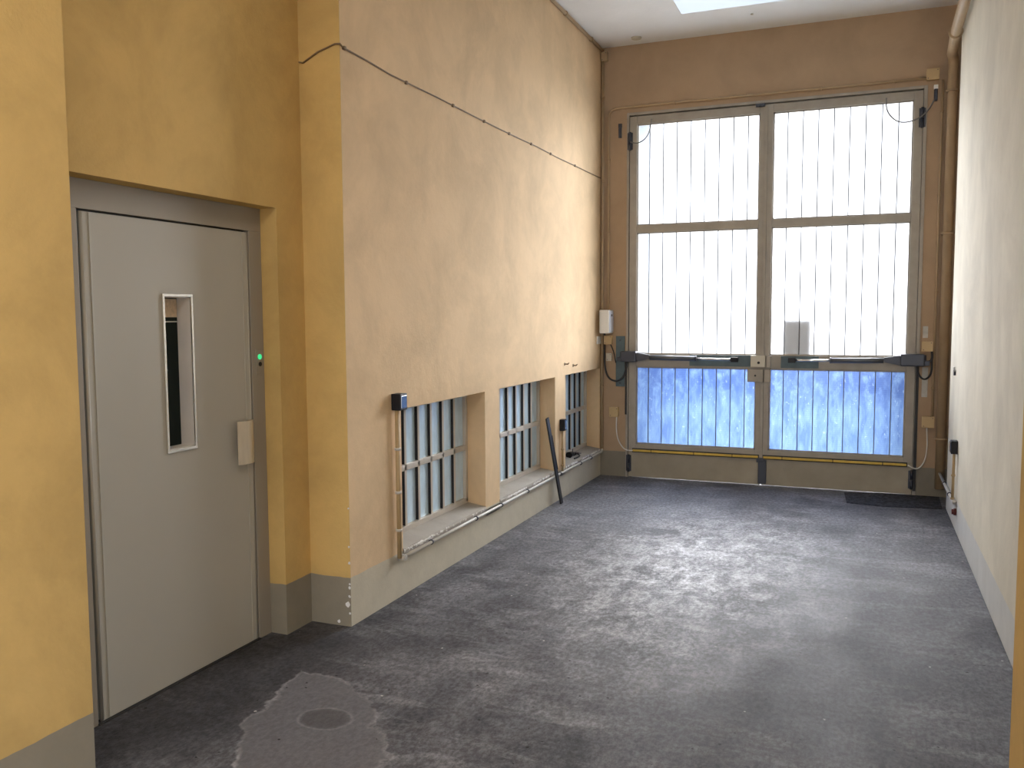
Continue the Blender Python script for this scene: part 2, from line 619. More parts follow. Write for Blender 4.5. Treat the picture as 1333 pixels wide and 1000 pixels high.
# corridor left wall with three deep openings, lintel above and plinth below
XW = -2.565   # face plane of the window frames
wl = MB()
ZT = 1.075
wl.box((XL - .45, Y1, ZT), (XL, YG + .02, ZC))                 # above the windows
wl.box((XL - .45, Y1, 0), (XL, 4.312, ZT))                     # corner pier
wl.box((XL - .45, 5.492, .2), (XL, 5.745, ZT))                 # pillars
wl.box((XL - .45, 6.97, .2), (XL, 7.245, ZT))
wl.box((XL - .45, 8.325, 0), (XL, YG + .02, ZT))
wl.box((XL - .45, 4.312, 0), (XL, 8.325, .245))                # plinth
struct('wall_left', wl, [M_plaster_l], 'long left wall, yellow plaster above a grey base band')
wr_ = MB()      # the return of the pier that faces the hall is set in the stronger yellow plaster
wr_.box((XE - .3, Y1 - .004, 0), (XL, Y1, ZC))
struct('wall_left', wr_, [M_plaster], 'narrow ochre return beside the lift niche')
bd = MB()
bd.box((XL - .46, Y1, 0), (XL - .44, YG, ZC))
struct('wall_left', bd, [M_shaft])

ROOMS = [(4.312, 5.492), (5.745, 6.97), (7.245, 8.325)]
for k, (a, b) in enumerate(ROOMS):
    s = MB()
    s.prism([(XW - .03, .2), (XL - .004, .2), (XL + .006, .258), (XL + .002, .270), (XW - .03, .298)], 'Y', a, b)
    struct('trim_%d' % (k + 1), s, M_sill, 'sloping grey window sill under the %s window' % ('near', 'middle', 'far')[k])

# lift niche
wn = MB()
wn.box((XE - .3, Y0 - .5, 2.125), (XE, Y1, ZC))
wn.box((XD - .01, 3.544, 0), (XE, Y1, 2.125))
wn.box((XD - .3, 3.544, 0), (XD - .01, Y1, 2.125))
wn.box((XE - .3, Y0 - .5, 0), (XE, Y0 + .02, 2.125))
struct('wall_left', wn, M_plaster, 'ochre niche wall around and above the lift door')
wp = MB()
wp.box((XL - .7, YB - .3, 0), (-2.408, Y0, ZC), .004)
struct('wall_left', wp, M_plaster, 'near left pier with a grey painted base band')

wr = MB()
wr.box((XR, YN - .3, 0), (XR + .3, 7.80, ZC), .03, 4)
struct('wall_right', wr, M_plaster_r, 'long cream right wall')
wq = MB()
wq.box((XN, .1, 0), (XN + .6, YN, ZC), .004)
wq.box((XN, YB - .3, 0), (XN + .6, -1.7, ZC))
wq.box((XN, -1.7, 2.2), (XN + .6, .1, ZC))  # unseen side opening, put in to bring light onto the lift door
struct('wall_right', wq, M_plaster, 'near right pier')

# gate wall: surround of the gate opening (the outside reveals show through the glass)
GX0, GX1, GZ = -2.16, .455, 3.53
wg = MB()
wg.box((XL - .3, YG, 0), (GX0, YG + .42, ZC))
wg.box((GX1, YG, 0), (XR + .3, YG + .42, ZC))
wg.box((XR + .085, 7.76, 0), (XR + .3, YG + .1, ZC))
wg.box((GX0, YG, GZ), (GX1, YG + .42, ZC))
wg.box((XL - .3, YG + .07, 0), (-2.072, YG + .60, ZC))
wg.box((.370, YG + .07, 0), (XR + .3, YG + .60, ZC))  # unseen outer jamb, shaped deep to keep side light off the left wall
wg.box((-2.072, YG + .07, 3.60), (.370, YG + .60, ZC))
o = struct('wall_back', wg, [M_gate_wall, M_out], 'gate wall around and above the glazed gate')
for p in o.data.polygons:       # white reveals outside the gate, blue shade put into their colour
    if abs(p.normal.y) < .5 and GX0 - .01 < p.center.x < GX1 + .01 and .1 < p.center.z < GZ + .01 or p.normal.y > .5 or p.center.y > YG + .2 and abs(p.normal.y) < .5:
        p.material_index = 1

# wall behind the camera with the open way to the courtyard
wb = MB()
wb.box((XL, YB - .25, 0), (-2.35, YB, ZC))
wb.box((.25, YB - .25, 0), (XN, YB, ZC))
wb.box((-2.35, YB - .25, 3.9), (.25, YB, ZC))
struct('wall_front', wb, M_plaster, 'wall behind the viewer with an open archway')

# ---------------------------------------------------------------- windows in the left wall
BAR = [(5.46, .1705, 4.27), (6.935, .1705, 5.70), (8.30, .158, 7.20)]
for k, (a, b) in enumerate(ROOMS):
    nm = ('near', 'middle', 'far')[k]
    wn_ = empty('window_%d' % (k + 1), (XW, (a + b) / 2, .295), '%s barred window low in the left wall' % nm, 'window', None, 'structure')
    end, step, lo = BAR[k]
    fr = MB()
    x0, x1 = XW - .016, XW + .012
    fr.box((x0, a, 1.042), (x1, b, 1.078), .003)
    fr.box((x0, a, .290), (x1, b, .325), .003)
    fr.box((x0, b - .032, .30), (x1, b, 1.07), .003)
    fr.box((x0, a, .30), (x1, a + .032, 1.07), .003)
    fr.box((x0 + .003, a, .664), (x1 - .004, b, .702), .003)
    fr.build('window_frame', M_winframe, wn_)
    y = end - step
    while y > a + .05:
        mu = MB()
        mu.box((x0 + .002, y - .012, .32), (x1 - .004, y + .012, 1.05), .002)
        mo = mu.build('muntin', M_winframe, wn_)
        pt = MB()  # dark strips standing in for the shaded side of the bar
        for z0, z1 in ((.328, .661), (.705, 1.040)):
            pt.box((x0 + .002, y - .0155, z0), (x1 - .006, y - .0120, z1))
            pt.build('bar_shade_strip', M_bar_shade, mo) if z0 > .5 else None
        y -= step
    gp = MB()
    gp.box((x0 - .004, a, .30), (x0 + .004, b, 1.07))
    go = gp.build('window_pane', M_winglass, wn_)
    go['label'] = 'dusty bluish reflecting glass'

# ---------------------------------------------------------------- lift door
d1 = empty('door_1', (XD, 2.95, 0), 'greige steel lift door with a narrow upright spy window', 'door', None, 'structure')
fr = MB()
FD = XD - .06
fr.box((FD, Y0 - .2, 2.012), (XD, 3.544, 2.125), .002)
fr.box((FD, 3.452, 0), (XD, 3.544, 2.012), .002)
fr.box((FD, Y0 - .2, 0), (XD, 2.462, 2.012), .002)
fr.box((FD, 2.462, 0), (XD - .012, 2.468, 2.012))
fo = fr.build('door_frame', M_lift_frame, d1)
gb = MB()
gb.box((XD - .06, 2.45, 0), (XD - .0305, 2.88, 2.02))
gb.box((XD - .06, 3.052, 0), (XD - .0305, 3.46, 2.02))
gb.box((XD - .06, 2.88, 0), (XD - .0305, 3.052, 1.02))
gb.box((XD - .06, 2.88, 1.696), (XD - .0305, 3.052, 2.02))
gb.build('door_rebate', M_rubber, d1)
# leaf as a picture frame of four panels round the spy window
WY0, WY1, WZ0, WZ1 = 2.886, 3.046, 1.026, 1.690
L0, L1, LZ = 2.486, 3.436, 2.003
lf = MB()
bx, fx = XD - .030, XD - .002
lf.box((bx, L0, .008), (fx, WY0, LZ))
lf.box((bx, WY1, .008), (fx, L1, LZ))
lf.box((bx, WY0, .008), (fx, WY1, WZ0))
lf.box((bx, WY0, WZ1), (fx, WY1, LZ))
lf.cyl((XD - .008, L0, .008), (XD - .008, L0, LZ), .008, 16)
lf.cyl((XD - .008, L1, .008), (XD - .008, L1, LZ), .008, 16)
leaf = lf.build('door_leaf', M_lift, d1)
ed = MB()
ed.box((XD - .004, L1 - .036, .01), (XD + .001, L1 - .028, LZ - .002), .0015)
ed.box((XD - .004, L0 + .030, .01), (XD + .0015, L0 + .036, LZ - .002), .0015)
ed.build('edge_fold', M_lift, leaf)
fb = MB()
t = .010
fb.box((XD - .004, WY0 - t, WZ0 - t), (XD + .006, WY0 + .002, WZ1 + t), .0015)
fb.box((XD - .004, WY1 - .002, WZ0 - t), (XD + .006, WY1 + t, WZ1 + t), .0015)
fb.box((XD - .004, WY0, WZ0 - t), (XD + .006, WY1, WZ0 + .002), .0015)
fb.box((XD - .004, WY0, WZ1 - .002), (XD + .006, WY1, WZ1 + t), .0015)
wf = fb.build('spy_window_frame', M_bright, leaf)
rv = MB()
DV = .074
rv.box((XD - DV, WY1 - .004, WZ0 - .01), (XD - .002, WY1, WZ1 + .01))
rv.box((XD - DV, WY0, WZ0 - .01), (XD - .002, WY0 + .004, WZ1 + .01))
rv.box((XD - DV, WY0, WZ0 - .004), (XD - .002, WY1, WZ0 + .006))
rv.box((XD - DV, WY0, WZ1 - .006), (XD - .002, WY1, WZ1 + .004))
rv.build('window_reveal', paint('pale_grey_reveal', (.64, .62, .60), .5), leaf)
gl = MB()
gl.box((XD - DV - .006, WY0, WZ0), (XD - DV, WY1, WZ1))
gl.build('spy_glass', M_doorglass, leaf)
tb = MB()
tb.box((XD - DV, WY0 + .004, 1.60), (XD - DV + .003, WY1 - .008, 1.680))  # tan rectangle at the top of the spy glass
tb.build('tan_panel', M_tan, leaf)
tb = MB()
tb.box((XD - DV, WY0 + .004, 1.578), (XD - DV + .004, WY1 - .004, 1.583))
tb.build('glazing_wire', M_steel, leaf)
# pull: bent plate, its long edge fixed to the leaf
hp = MB()
HY0, HY1, HZ0, HZ1 = 3.300, 3.408, .900, 1.106
pr = []
for k in range(9):
    a = k / 8
    pr.append((XD + .048 - .020 * (abs(a - .55) / .55) ** 2.2 * (1 if a < .55 else 1.2), HY0 + (HY1 - HY0) * a))
back = [(p[0] - .003, p[1]) for p in reversed(pr)]
hp.prism(pr + back, 'Z', HZ0, HZ1, 0)
hp.box((XD - .002, HY1 - .006, HZ0), (XD + .030, HY1, HZ1), .001)
hp.build('pull_handle', paint('worn_tan_alloy', (.62, .55, .43), .35, .3, .18, 30, .5, (1, 1, .15)), leaf)
cp = MB()
cp.box((XD, 3.478, 1.315), (XD + .004, 3.532, 1.438), .0015)
cpo = cp.build('call_plate', M_lift_frame, d1)
bt = MB()
bt.cyl((XD + .003, 3.504, 1.404), (XD + .008, 3.504, 1.404), .013, 20)
bo = bt.build('call_button', M_led, cpo)
bo['label'] = 'lit green call button'
bt = MB()
bt.cyl((XD + .003, 3.507, 1.368), (XD + .007, 3.507, 1.368), .011, 18)
bt.build('key_switch', M_rubber, cpo)
sh = MB()
sh.box((XD - 1.2, 2.2, 0), (XD - 1.19, 3.7, 2.2))
th = MB()
th.box((XD - .2, 2.46, .0005), (XD + .01, 3.45, .006))
th.build('threshold', M_dirt, d1)
sh.bm.free()

# ---------------------------------------------------------------- gate: steel surround and two glazed leaves
sf = MB()
sf.box((GX0, YG - .012, 0), (GX0 + .024, YG + .06, GZ), .003)
sf.box((GX1 - .030, YG - .012, 0), (GX1, YG + .06, GZ), .003)
sf.box((GX0 + .02, YG + .040, 0), (-2.10, YG + .062, GZ - .02))
sf.box((.385, YG + .040, 0), (GX1 - .02, YG + .062, GZ - .02))
sf.box((GX0 + .02, YG + .040, 3.45), (GX1 - .02, YG + .062, GZ - .01))
sf.box((GX0 + .024, YG - .012, GZ - .026), (GX1 - .030, YG + .06, GZ), .003)
struct('trim_4', sf, M_gate, 'grey steel frame round the gate opening')

RZ = [(.036, .250), (.300, .334), (1.095, 1.219), (2.389, 2.459), (3.417, 3.487)]


def gate_leaf(idx, xa, xb, ga, gb_, label, seams, hinge):
    d = empty('door_%d' % idx, ((xa + xb) / 2, YG, 0), label, 'gate', None, 'structure')
    ya, yb = YG - .010, YG + .032
    fr = MB()
    fr.box((xa, ya, .04), (ga, yb, 3.49), .003)
    fr.box((gb_, ya, .04), (xb, yb, 3.49), .003)
    fr.box((ga, ya + .001, 3.417), (gb_, yb - .001, 3.489), .003)
    fr.box((ga, ya + .001, 2.389), (gb_, yb - .001, 2.459), .003)
    fr.box((ga, ya + .001, 1.095), (gb_, yb - .001, 1.219), .003)
    fr.box((ga, ya + .001, .285), (gb_, yb - .001, .334), .003)
    fr.build('gate_frame', M_gate, d)
    kp = MB()
    kp.box((xa + .002, ya - .004, .007), (xb - .002, yb - .004, .288), .002)
    kp.build('kick_plate', M_kick, d)
    bead = MB()
    for z0, z1 in ((.334, 1.095), (1.219, 2.389), (2.459, 3.417)):
        q = .011
        bead.box((ga, yb - .022, z0), (ga + q, yb - .006, z1))
        bead.box((gb_ - q, yb - .022, z0), (gb_, yb - .006, z1))
        bead.box((ga, yb - .022, z0), (gb_, yb - .006, z0 + q))
        bead.box((ga, yb - .022, z1 - q), (gb_, yb - .006, z1))
    bead.build('glazing_bead', M_gate, d)
    for z0, z1, mt, nm in ((.334, 1.095, M_glass_low, 'lower'), (1.219, 2.389, M_glass_up, 'middle'), (2.459, 3.417, M_glass_up, 'upper')):
        gp = MB()
        gp.prism([(ga + .001, z0), (gb_ - .001, z0), (gb_ - .001, z1), (ga + .001, z1)], 'Y', yb - .015, yb - .0145)
        # a single sheet: drop the back face and rim
        bm = gp.bm
        kill = [f_ for f_ in bm.faces if abs(f_.calc_center_median().y - (yb - .015)) > 1e-5]
        bmesh.ops.delete(bm, geom=kill, context='FACES')
        pane = gp.build('glass_pane', mt, d)
        if nm == 'lower':
            pane['label'] = 'blue wired glass, grimy near its top'
        for sx in seams:
            sm = MB()
            wd = .0045 if nm != 'lower' else .0035
            sm.box((sx - wd, yb - .022, z0 + .008), (sx + wd, yb - .013, z1 - .008))
            sm.build('glass_joint', M_seam, pane)
    # safety edge: yellow rubber in a dark channel
    se = MB()
    s0, s1 = (ga - .03, xb - .012) if hinge < 0 else (xa + .012, gb_ + .03)
    se.box((s0, ya - .018, .251), (s1, ya - .003, .290), .002)
    ch = se.build('safety_edge_channel', M_dirt, d)
    n = 4
    ys = MB()
    cuts = [s0 + .004 + (s1 - s0 - .008) * q for q in ((0, .155, .50, .80, 1) if hinge < 0 else (0, .14, .50, .84, 1))]
    for a, b in zip(cuts, cuts[1:]):
        ys.box((a + .003, ya - .030, .260), (b - .003, ya - .017, .281), .004)
    ys.build('yellow_strip', M_yellow, ch)
    # hinges on the outer stile
    hx = xa + .004 if hinge < 0 else xb - .004
    for hz in (3.26, .14):
        h = MB()
        h.cyl((hx, YG - .022, hz - .085), (hx, YG - .022, hz - .004), .013, 14)
        h.cyl((hx, YG - .022, hz + .004), (hx, YG - .022, hz + .085), .013, 14)
        h.box((hx - .026, YG - .018, hz - .08), (hx + .026, YG - .012, hz + .08), .002)
        h.build('hinge', M_dark, d)
    return d


seamL = [-1.939 + .1305 * k for k in range(8)]
seamR = [-.678 + .1305 * k for k in range(8)]
gl_ = gate_leaf(2, -2.130, -.868, -2.058, -.921, 'left leaf of the glazed street gate, carrying the lock cases', seamL, -1)
gr_ = gate_leaf(3, -.860, .422, -.803, .352, 'right leaf of the glazed street gate, with a mailbox behind its glass', seamR, 1)
# meeting strip, lock cases, drop bolt on the left leaf; keeps on the right leaf
m = MB()
m.box((-.878, YG - .020, .06), (-.850, YG - .008, 3.48), .003)
m.build('meeting_strip', M_gate, gl_)
m = MB()
m.box((-.966, YG - .060, 1.112), (-.836, YG - .018, 1.218), .004)
lc = m.build('lock_case', M_beige, gl_)
m = MB()
m.cyl((-.893, YG - .068, 1.152), (-.893, YG - .059, 1.152), .012, 16)
m.build('keyhole', M_rubber, lc)
m = MB()
m.box((-.994, YG - .055, .972), (-.852, YG - .012, 1.092), .004)
lc2 = m.build('lock_case', M_gate, gl_)
m = MB()
m.cyl((-.922, YG - .062, 1.032), (-.922, YG - .054, 1.032), .009, 16)
m.build('keyhole', M_dirt, lc2)
m = MB()
m.box((-.826, YG - .055, 1.108), (-.786, YG - .010, 1.216), .006)
m.build('lock_keep', M_gate, gr_)
m = MB()
m.box((-.843, YG - .050, .976), (-.786, YG - .010, 1.088), .004)
m.build('lock_keep', M_gate, gr_)
m = MB()
m.box((-.886, YG - .042, .020), (-.812, YG - .012, .245), .005)
m.box((-.902, YG - .050, .222), (-.832, YG - .014, .262), .005)
m.build('drop_bolt', M_dark, gl_)
m = MB()
m.box((-.960, YG - .032, 3.472), (-.876, YG - .008, 3.500), .004)
m.cyl((-.930, YG - .03, 3.476), (-.880, YG - .03, 3.476), .008)
m.build('top_latch', M_dark, gl_)
m = MB()
m.box((-1.537, YG - .016, 1.110), (-.970, YG - .009, 1.216), .002)
m.build('fixing_plate', M_teal, gl_)
m = MB()
m.box((-.700, YG - .016, 1.104), (-.372, YG - .009, 1.214), .002)
m.build('fixing_plate', M_teal, gr_)

# mailbox hung outside on the right leaf
mb_ = empty('mailbox', (-.565, YG + .10, 1.22), 'grey metal letter box hanging behind the right gate glass', 'letter box')
m = MB()
m.box((-.685, YG + .036, 1.222), (-.452, YG + .085, 1.540), .004)
m.build('body', M_mail, mb_)
m = MB()
m.box((-.660, YG + .084, 1.44), (-.470, YG + .092, 1.48), .002)
m.build('flap', M_steel, mb_)

# ---------------------------------------------------------------- gate openers


def opener(side, px, label, x_h0, x_h1, x_nose, x_tube, x_rod, dy):
    """side -1: housing at the left post; +1 at the right post"""
    yc = YG - .075 - dy
    z = 1.195
    e = empty('gate_opener', (x_h0, yc, z), label, 'gate opener', 'swing gate openers across the gate')
    h = MB()
    h.box((x_h0, yc - .045, z - .052), (x_h1, yc + .045, z + .052), .012, 3)
    h.build('motor_housing', M_dark, e)
    n = MB()
    a, b = x_h1, x_nose
    if side > 0:
        a, b = x_h0, x_nose
    pts = [(a, z + .040), (b, z + .018), (b, z - .020), (a, z - .046)]
    n.prism(pts, 'Y', yc - .032, yc + .032, .006)
    n.build('tapered_nose', M_dark, e)
    t_ = MB()
    t_.cyl((b, yc, z - .008), (x_tube, yc, z - .012), .024, 20)
    t_.cyl((x_tube, yc, z - .012), (x_tube - side * .012, yc, z - .012), .027, 20)
    t_.build('outer_tube', M_tube, e)
    r_ = MB()
    r_.cyl((x_tube, yc, z - .014), (x_rod, yc, z - .016), .011, 16)
    r_.build('push_rod', M_bright, e)
    k = MB()
    k.box((x_rod - .032, yc - .022, z - .038), (x_rod + .032, yc + .022, z + .006), .004)
    k.box((x_rod - .02, yc + .02, z - .030), (x_rod + .02, YG - .017, z - .004), .002)
    k.build('front_bracket', M_black, e)
    m_ = MB()
    bx0 = x_h0 if side < 0 else x_h1
    m_.box((bx0 - .04 * 1, yc - .03, z - .046), (bx0 + .04, YG - .002, z - .004), .004)
    m_.cyl((bx0 - side * -.0, yc, z - .05), (bx0, yc, z + .045), .014)
    m_.build('rear_bracket', M_dark, e)
    return e


opener(-1, 0, 'dark swing opener on the left gate leaf, motor at the left post', -2.185, -2.035, -1.905, -1.470, -1.110, 0)
opener(1, 0, 'dark swing opener on the right gate leaf, motor at the right post', .300, .490, .165, -.265, -.600, 0)
tp = empty('mounting_plate', (-2.217, YG, .9), 'narrow teal steel plate on the left gate post behind the opener', 'mounting plate')
m = MB()
m.box((-2.262, YG - .008, .895), (-2.172, YG + .001, 1.392), .002)
po_ = m.build('plate', M_teal, tp)
for z in (.93, 1.35):
    m = MB()
    m.bolt((-2.217, YG - .008, z), (0, -1, 0), .008, .008)
    m.build('bolt', M_dark, tp)
gs = MB()       # greasy hinge side at both posts
gs.box((GX0 - .006, YG - .018, .62), (GX0 + .012, YG - .010, 1.14), .002)
tag(gs.build('hinge_rod', M_dirt, None), 'black greasy upright rod beside the left gate stile', 'rod')
gs = MB()
gs.box((GX1 - .026, YG - .020, .04), (GX1 - .002, YG - .012, 1.15), .002)
tag(gs.build('hinge_rod', M_dirt, None), 'black greasy upright rod beside the right gate stile', 'rod')
for z0, z1, x0, x1, lb in ((1.385, 1.487, .474, .515, 'pale unpainted patch on the right post above the junction box'),
                           (.870, 1.130, .478, .525, 'pale unpainted patch on the right post under the opener')):
    m = MB()
    m.box((x0, YG - .004, z0), (x1, YG + .001, z1), .001)
    tag(m.build('filler_patch', paint('bare_filler', (.50, .49, .45), .8, 0, .3, 18)), lb, 'plaster patch')

# ---------------------------------------------------------------- boxes on the gate wall


def jbox(name, x0, x1, z0, z1, d, mt, label, cat='junction box', lid=True, wall='gate', grp=None):
    e = empty(name, ((x0 + x1) / 2, YG, z0), label, cat, grp)
    m = MB()
    m.box((x0, YG - d, z0), (x1, YG + .001, z1), min(.006, d / 4), 2)
    m.build('box_body', mt, e)
    if lid:
        m = MB()
        m.box((x0 - .002, YG - d - .006, z0 - .002), (x1 + .002, YG - d + .002, z1 + .002), .002)
        lo = m.build('lid', mt, e)
        for sx in (x0 + .008, x1 - .008):
            for sz in (z0 + .008, z1 - .008):
                pass
        s = MB()
        s.bolt((x0 + .012, YG - d - .006, z0 + .012), (0, -1, 0), .004, .002)
        s.build('lid_screw', M_dark, lo)
        s = MB()
        s.bolt((x1 - .012, YG - d - .006, z1 - .012), (0, -1, 0), .004, .002)
        s.build('lid_screw', M_dark, lo)
    return e


jbox('junction_box', .440, .535, 3.563, 3.652, .045, M_box, 'square ochre junction box at the top right, above the gate corner')
jbox('junction_box', .468, .552, 1.272, 1.355, .055, M_box, 'ochre junction box on the right post just above the opener')
jbox('junction_box', .487, .582, .610, .704, .050, M_box, 'ochre junction box low on the right post, white cable below it')
jbox('junction_box', -2.314, -2.228, .598, .690, .050, M_box, 'ochre junction box low on the left post, white cable below it')
jbox('junction_box', -2.371, -2.294, 1.312, 1.396, .045, M_box, 'ochre junction box under the white control box')
jbox('junction_box', -2.409, -2.350, 4.035, 4.120, .040, M_pipe, 'small ochre junction box in the ceiling corner, left of the gate')
jbox('wall_socket', -2.352, -2.300, 1.148, 1.222, .030, M_beige, 'small beige wall socket left of the teal plate', 'socket')
cb = empty('control_box', (-2.335, YG, 1.418), 'white control box with a side tinted by gate light on the gate wall, at left corner', 'control box')
m = MB()
m.box((-2.386, YG - .165, 1.420), (-2.290, YG + .001, 1.648), .010, 3)
m.build('housing', M_white, cb)
m = MB()
m.box((-2.2905, YG - .150, 1.432), (-2.284, YG - .018, 1.636), .003)
cv = m.build('side_cover', paint('gate_lit_plastic', (.66, .70, .80), .35), cb)  # bluish gate light put into the cover's colour
m = MB()
m.box((-2.2845, YG - .102, 1.585), (-2.2815, YG - .070, 1.605), .001)
m.build('indicator', M_black, cv)
m = MB()
m.box((XL - .001, 8.205, 1.315), (XL + .012, 8.325, 1.390), .003)
wsw = tag(m.build('switch_plate', M_white), 'white switch plate on the left wall next to the corner', 'switch')

# corner contacts at the top of both leaves
for x0, z0, lb in ((-2.226, 3.30, 'dark door contact on the wall at the upper left of the gate'), (.516, 3.39, 'small dark door contact on the wall at the upper right of the gate')):
    e = empty('door_contact', (x0, YG, z0), lb, 'door contact', 'door contacts at the gate top corners')
    m = MB()
    m.box((x0 - .014, YG - .026, z0), (x0 + .014, YG + .001, z0 + .10), .004)
    m.build('contact_body', M_dark, e)
    m = MB()
    m.box((x0 - .017, YG - .020, z0 + .098), (x0 + .017, YG + .001, z0 + .135), .003)
    m.build('contact_cap', M_white if x0 > 0 else M_dark, e)

# ---------------------------------------------------------------- pipes, conduits and cables


def run(name, path, r, mt, label, cat, clamps=(), grp=None, smooth=0, clamp_mat=None, n=12, base=None):
    e = empty(name, base or path[0], label, cat, grp)
    m = MB()
    m.tube(path, r, n, True, None, smooth)
    m.build('tube', mt, e)
    for (p, d) in clamps:
        p = Vector(p)
        d = Vector(d).normalized()
        k = MB()
        k.cyl(p - d * .007, p + d * .007, r * 1.35 + .001, 14)
        k.build('clamp', clamp_mat or mt, e)
    return e


Z = (0, 0, 1)
Yv = (0, 1, 0)
Xv = (1, 0, 0)
# waste pipe down the right corner
px, py = .638, YG - .068
run('waste_pipe', [(px, py, .085), (px, py, 3.66), (px - .006, py - .03, 3.715), (px - .02, py - .08, 3.735), (px - .045, 7.5, 3.735), (px - .052, 6.7, 3.735), (px - .052, 3.2, 3.735)],
    .038, M_pipe, 'thick ochre waste pipe down the right corner and along under the ceiling', 'pipe',
    [((px, py, 2.27), Z), ((px, py, 3.45), Z), ((px - .044, 7.60, 3.735), Yv), ((px, py, .52), Z)], None, 0, M_pipe, 24)
run('conduit', [(.568, YG - .012, .62), (.568, YG - .012, 3.56)], .011, M_pipe, 'thin ochre conduit up the right post beside the waste pipe', 'conduit',
    [((.568, YG - .012, z), Z) for z in (.95, 1.8, 2.6, 3.3)])
run('conduit', [(.44, YG - .014, 3.585), (-2.20, YG - .014, 3.585), (-2.30, YG - .014, 3.575), (-2.335, YG - .014, 3.54), (-2.338, YG - .014, 3.45), (-2.338, YG - .014, 1.65)],
    .012, M_pipe, 'thin ochre conduit along over the gate and down its left side', 'conduit',
    [((x, YG - .014, 3.585), Xv) for x in (-1.7, -1.05, -.4, .2)] + [((-2.338, YG - .014, z), Z) for z in (3.1, 2.4)], None, 1)
run('conduit', [(XL + .022, YG - .022, 4.04), (XL + .022, YG - .022, .27)], .013, M_pipe, 'ochre conduit down the corner of left wall and gate wall', 'conduit',
    [((XL + .022, YG - .022, z), Z) for z in (3.7, 2.9, 2.1, .9)])
run('conduit', [(XL + .018, 3.85, ZC - .026), (XL + .018, YG - .02, ZC - .026)], .015, M_pipe, 'ochre conduit along the top of the left wall under the ceiling', 'conduit',
    [((XL + .018, y, ZC - .026), Yv) for y in (6.6, 7.2, 7.95)])
run('conduit', [(XL + .026, 4.262, .236), (XL + .022, 5.2, .236), (XL + .022, 6.6, .236), (XL + .022, 7.1, .238), (XL + .022, YG - .05, .238), (XL + .022, YG - .022, .252), (XL + .022, YG - .022, .275)],
    .011, M_pvc, 'pale grey conduit along the left wall just under the window sills', 'conduit',
    [((XL + .022, y, .236), Yv) for y in (4.62, 5.28, 5.72, 6.25, 7.04, 7.62, 7.95)], None, 0, M_dark)
run('conduit', [(XR - .018, YG - .118, .225), (XR - .018, 7.05, .225), (XR - .018, 6.95, .232), (XR - .018, 6.93, .25)], .012, M_pvc, 'pale grey conduit along the foot of the right wall', 'conduit',
    [((XR - .018, y, .225), Yv) for y in (7.75, 7.3)], None, 0, M_dark)
run('conduit', [(XR - .022, 7.02, .245), (XR - .022, 7.02, .60)], .010, M_cond, 'short ochre conduit rising to the photocell on the right wall', 'conduit',
    [((XR - .022, 7.02, .42), Z), ((XR - .022, 7.02, .25), Z)])
run('conduit', [(XR + .045, YG - .02, .60), (XR + .045, YG - .02, .25)], .008, M_cond, 'thin brown conduit down the right corner behind the waste pipe', 'conduit')
run('conduit', [(XL + .022, 4.232, .238), (XL + .022, 4.228, 1.085)], .013, M_cond, 'short ochre conduit rising to the near photocell on the left wall', 'conduit',
    [((XL + .022, 4.230, z), Z) for z in (.40, .615, .86)], None, 0, M_pvc)
m = MB()
m.cyl((XL - .0, 4.262, .236), (XL + .045, 4.262, .236), .019, 16)
m.cyl((XL + .044, 4.262, .236), (XL + .05, 4.262, .236), .013, 16)
tag(m.build('conduit_elbow', M_pvc), 'grey elbow joint at the near end of the sill conduit', 'elbow joint')
run('conduit', [(XL + .018, 7.115, .238), (XL + .018, 7.112, .605)], .010, M_cond, 'short ochre conduit rising to the far photocell on the pillar', 'conduit',
    [((XL + .018, 7.113, .44), Z), ((XL + .018, 7.113, .30), Z)])

# sagging wire across the left wall
wy = [(3.779, 2.920), (4.0, 2.915), (4.236, 2.904), (4.52, 2.906), (4.804, 2.909), (5.302, 2.907), (5.713, 2.908), (6.135, 2.911), (6.529, 2.918), (7.0, 2.914), (7.553, 2.921), (8.32, 2.927)]
wpth = [(XE + .006, Y1 - .012, 2.868), (XE + .03, Y1 - .011, 2.862), (XE + .12, Y1 - .012, 2.905), (XL - .02, Y1 - .012, 2.932), (XL + .006, Y1 - .008, 2.930)] + [(XL + .006, y, z) for y, z in wy]
e = empty('wire', (XL, Y1, 2.92), 'old brown wire pinned across the left wall at height', 'wire')
m = MB()
m.tube(wpth, .0042, 8)
m.build('wire_strand', M_cable, e)
for y, z in ((3.79, 2.92), (4.42, 2.904), (5.02, 2.908), (5.50, 2.907), (5.95, 2.910), (6.40, 2.916), (6.85, 2.916), (7.5, 2.921)):
    m = MB()
    m.box((XL - .001, y - .010, z - .009), (XL + .014, y + .010, z + .009), .003)
    m.build('clip', M_cable, e)

# hanging cable loops


def sag(name, pts, r, mt, label, sm=2):
    m = MB()
    m.tube(pts, r, 8, True, None, sm)
    return tag(m.build(name, mt), label, 'cable')


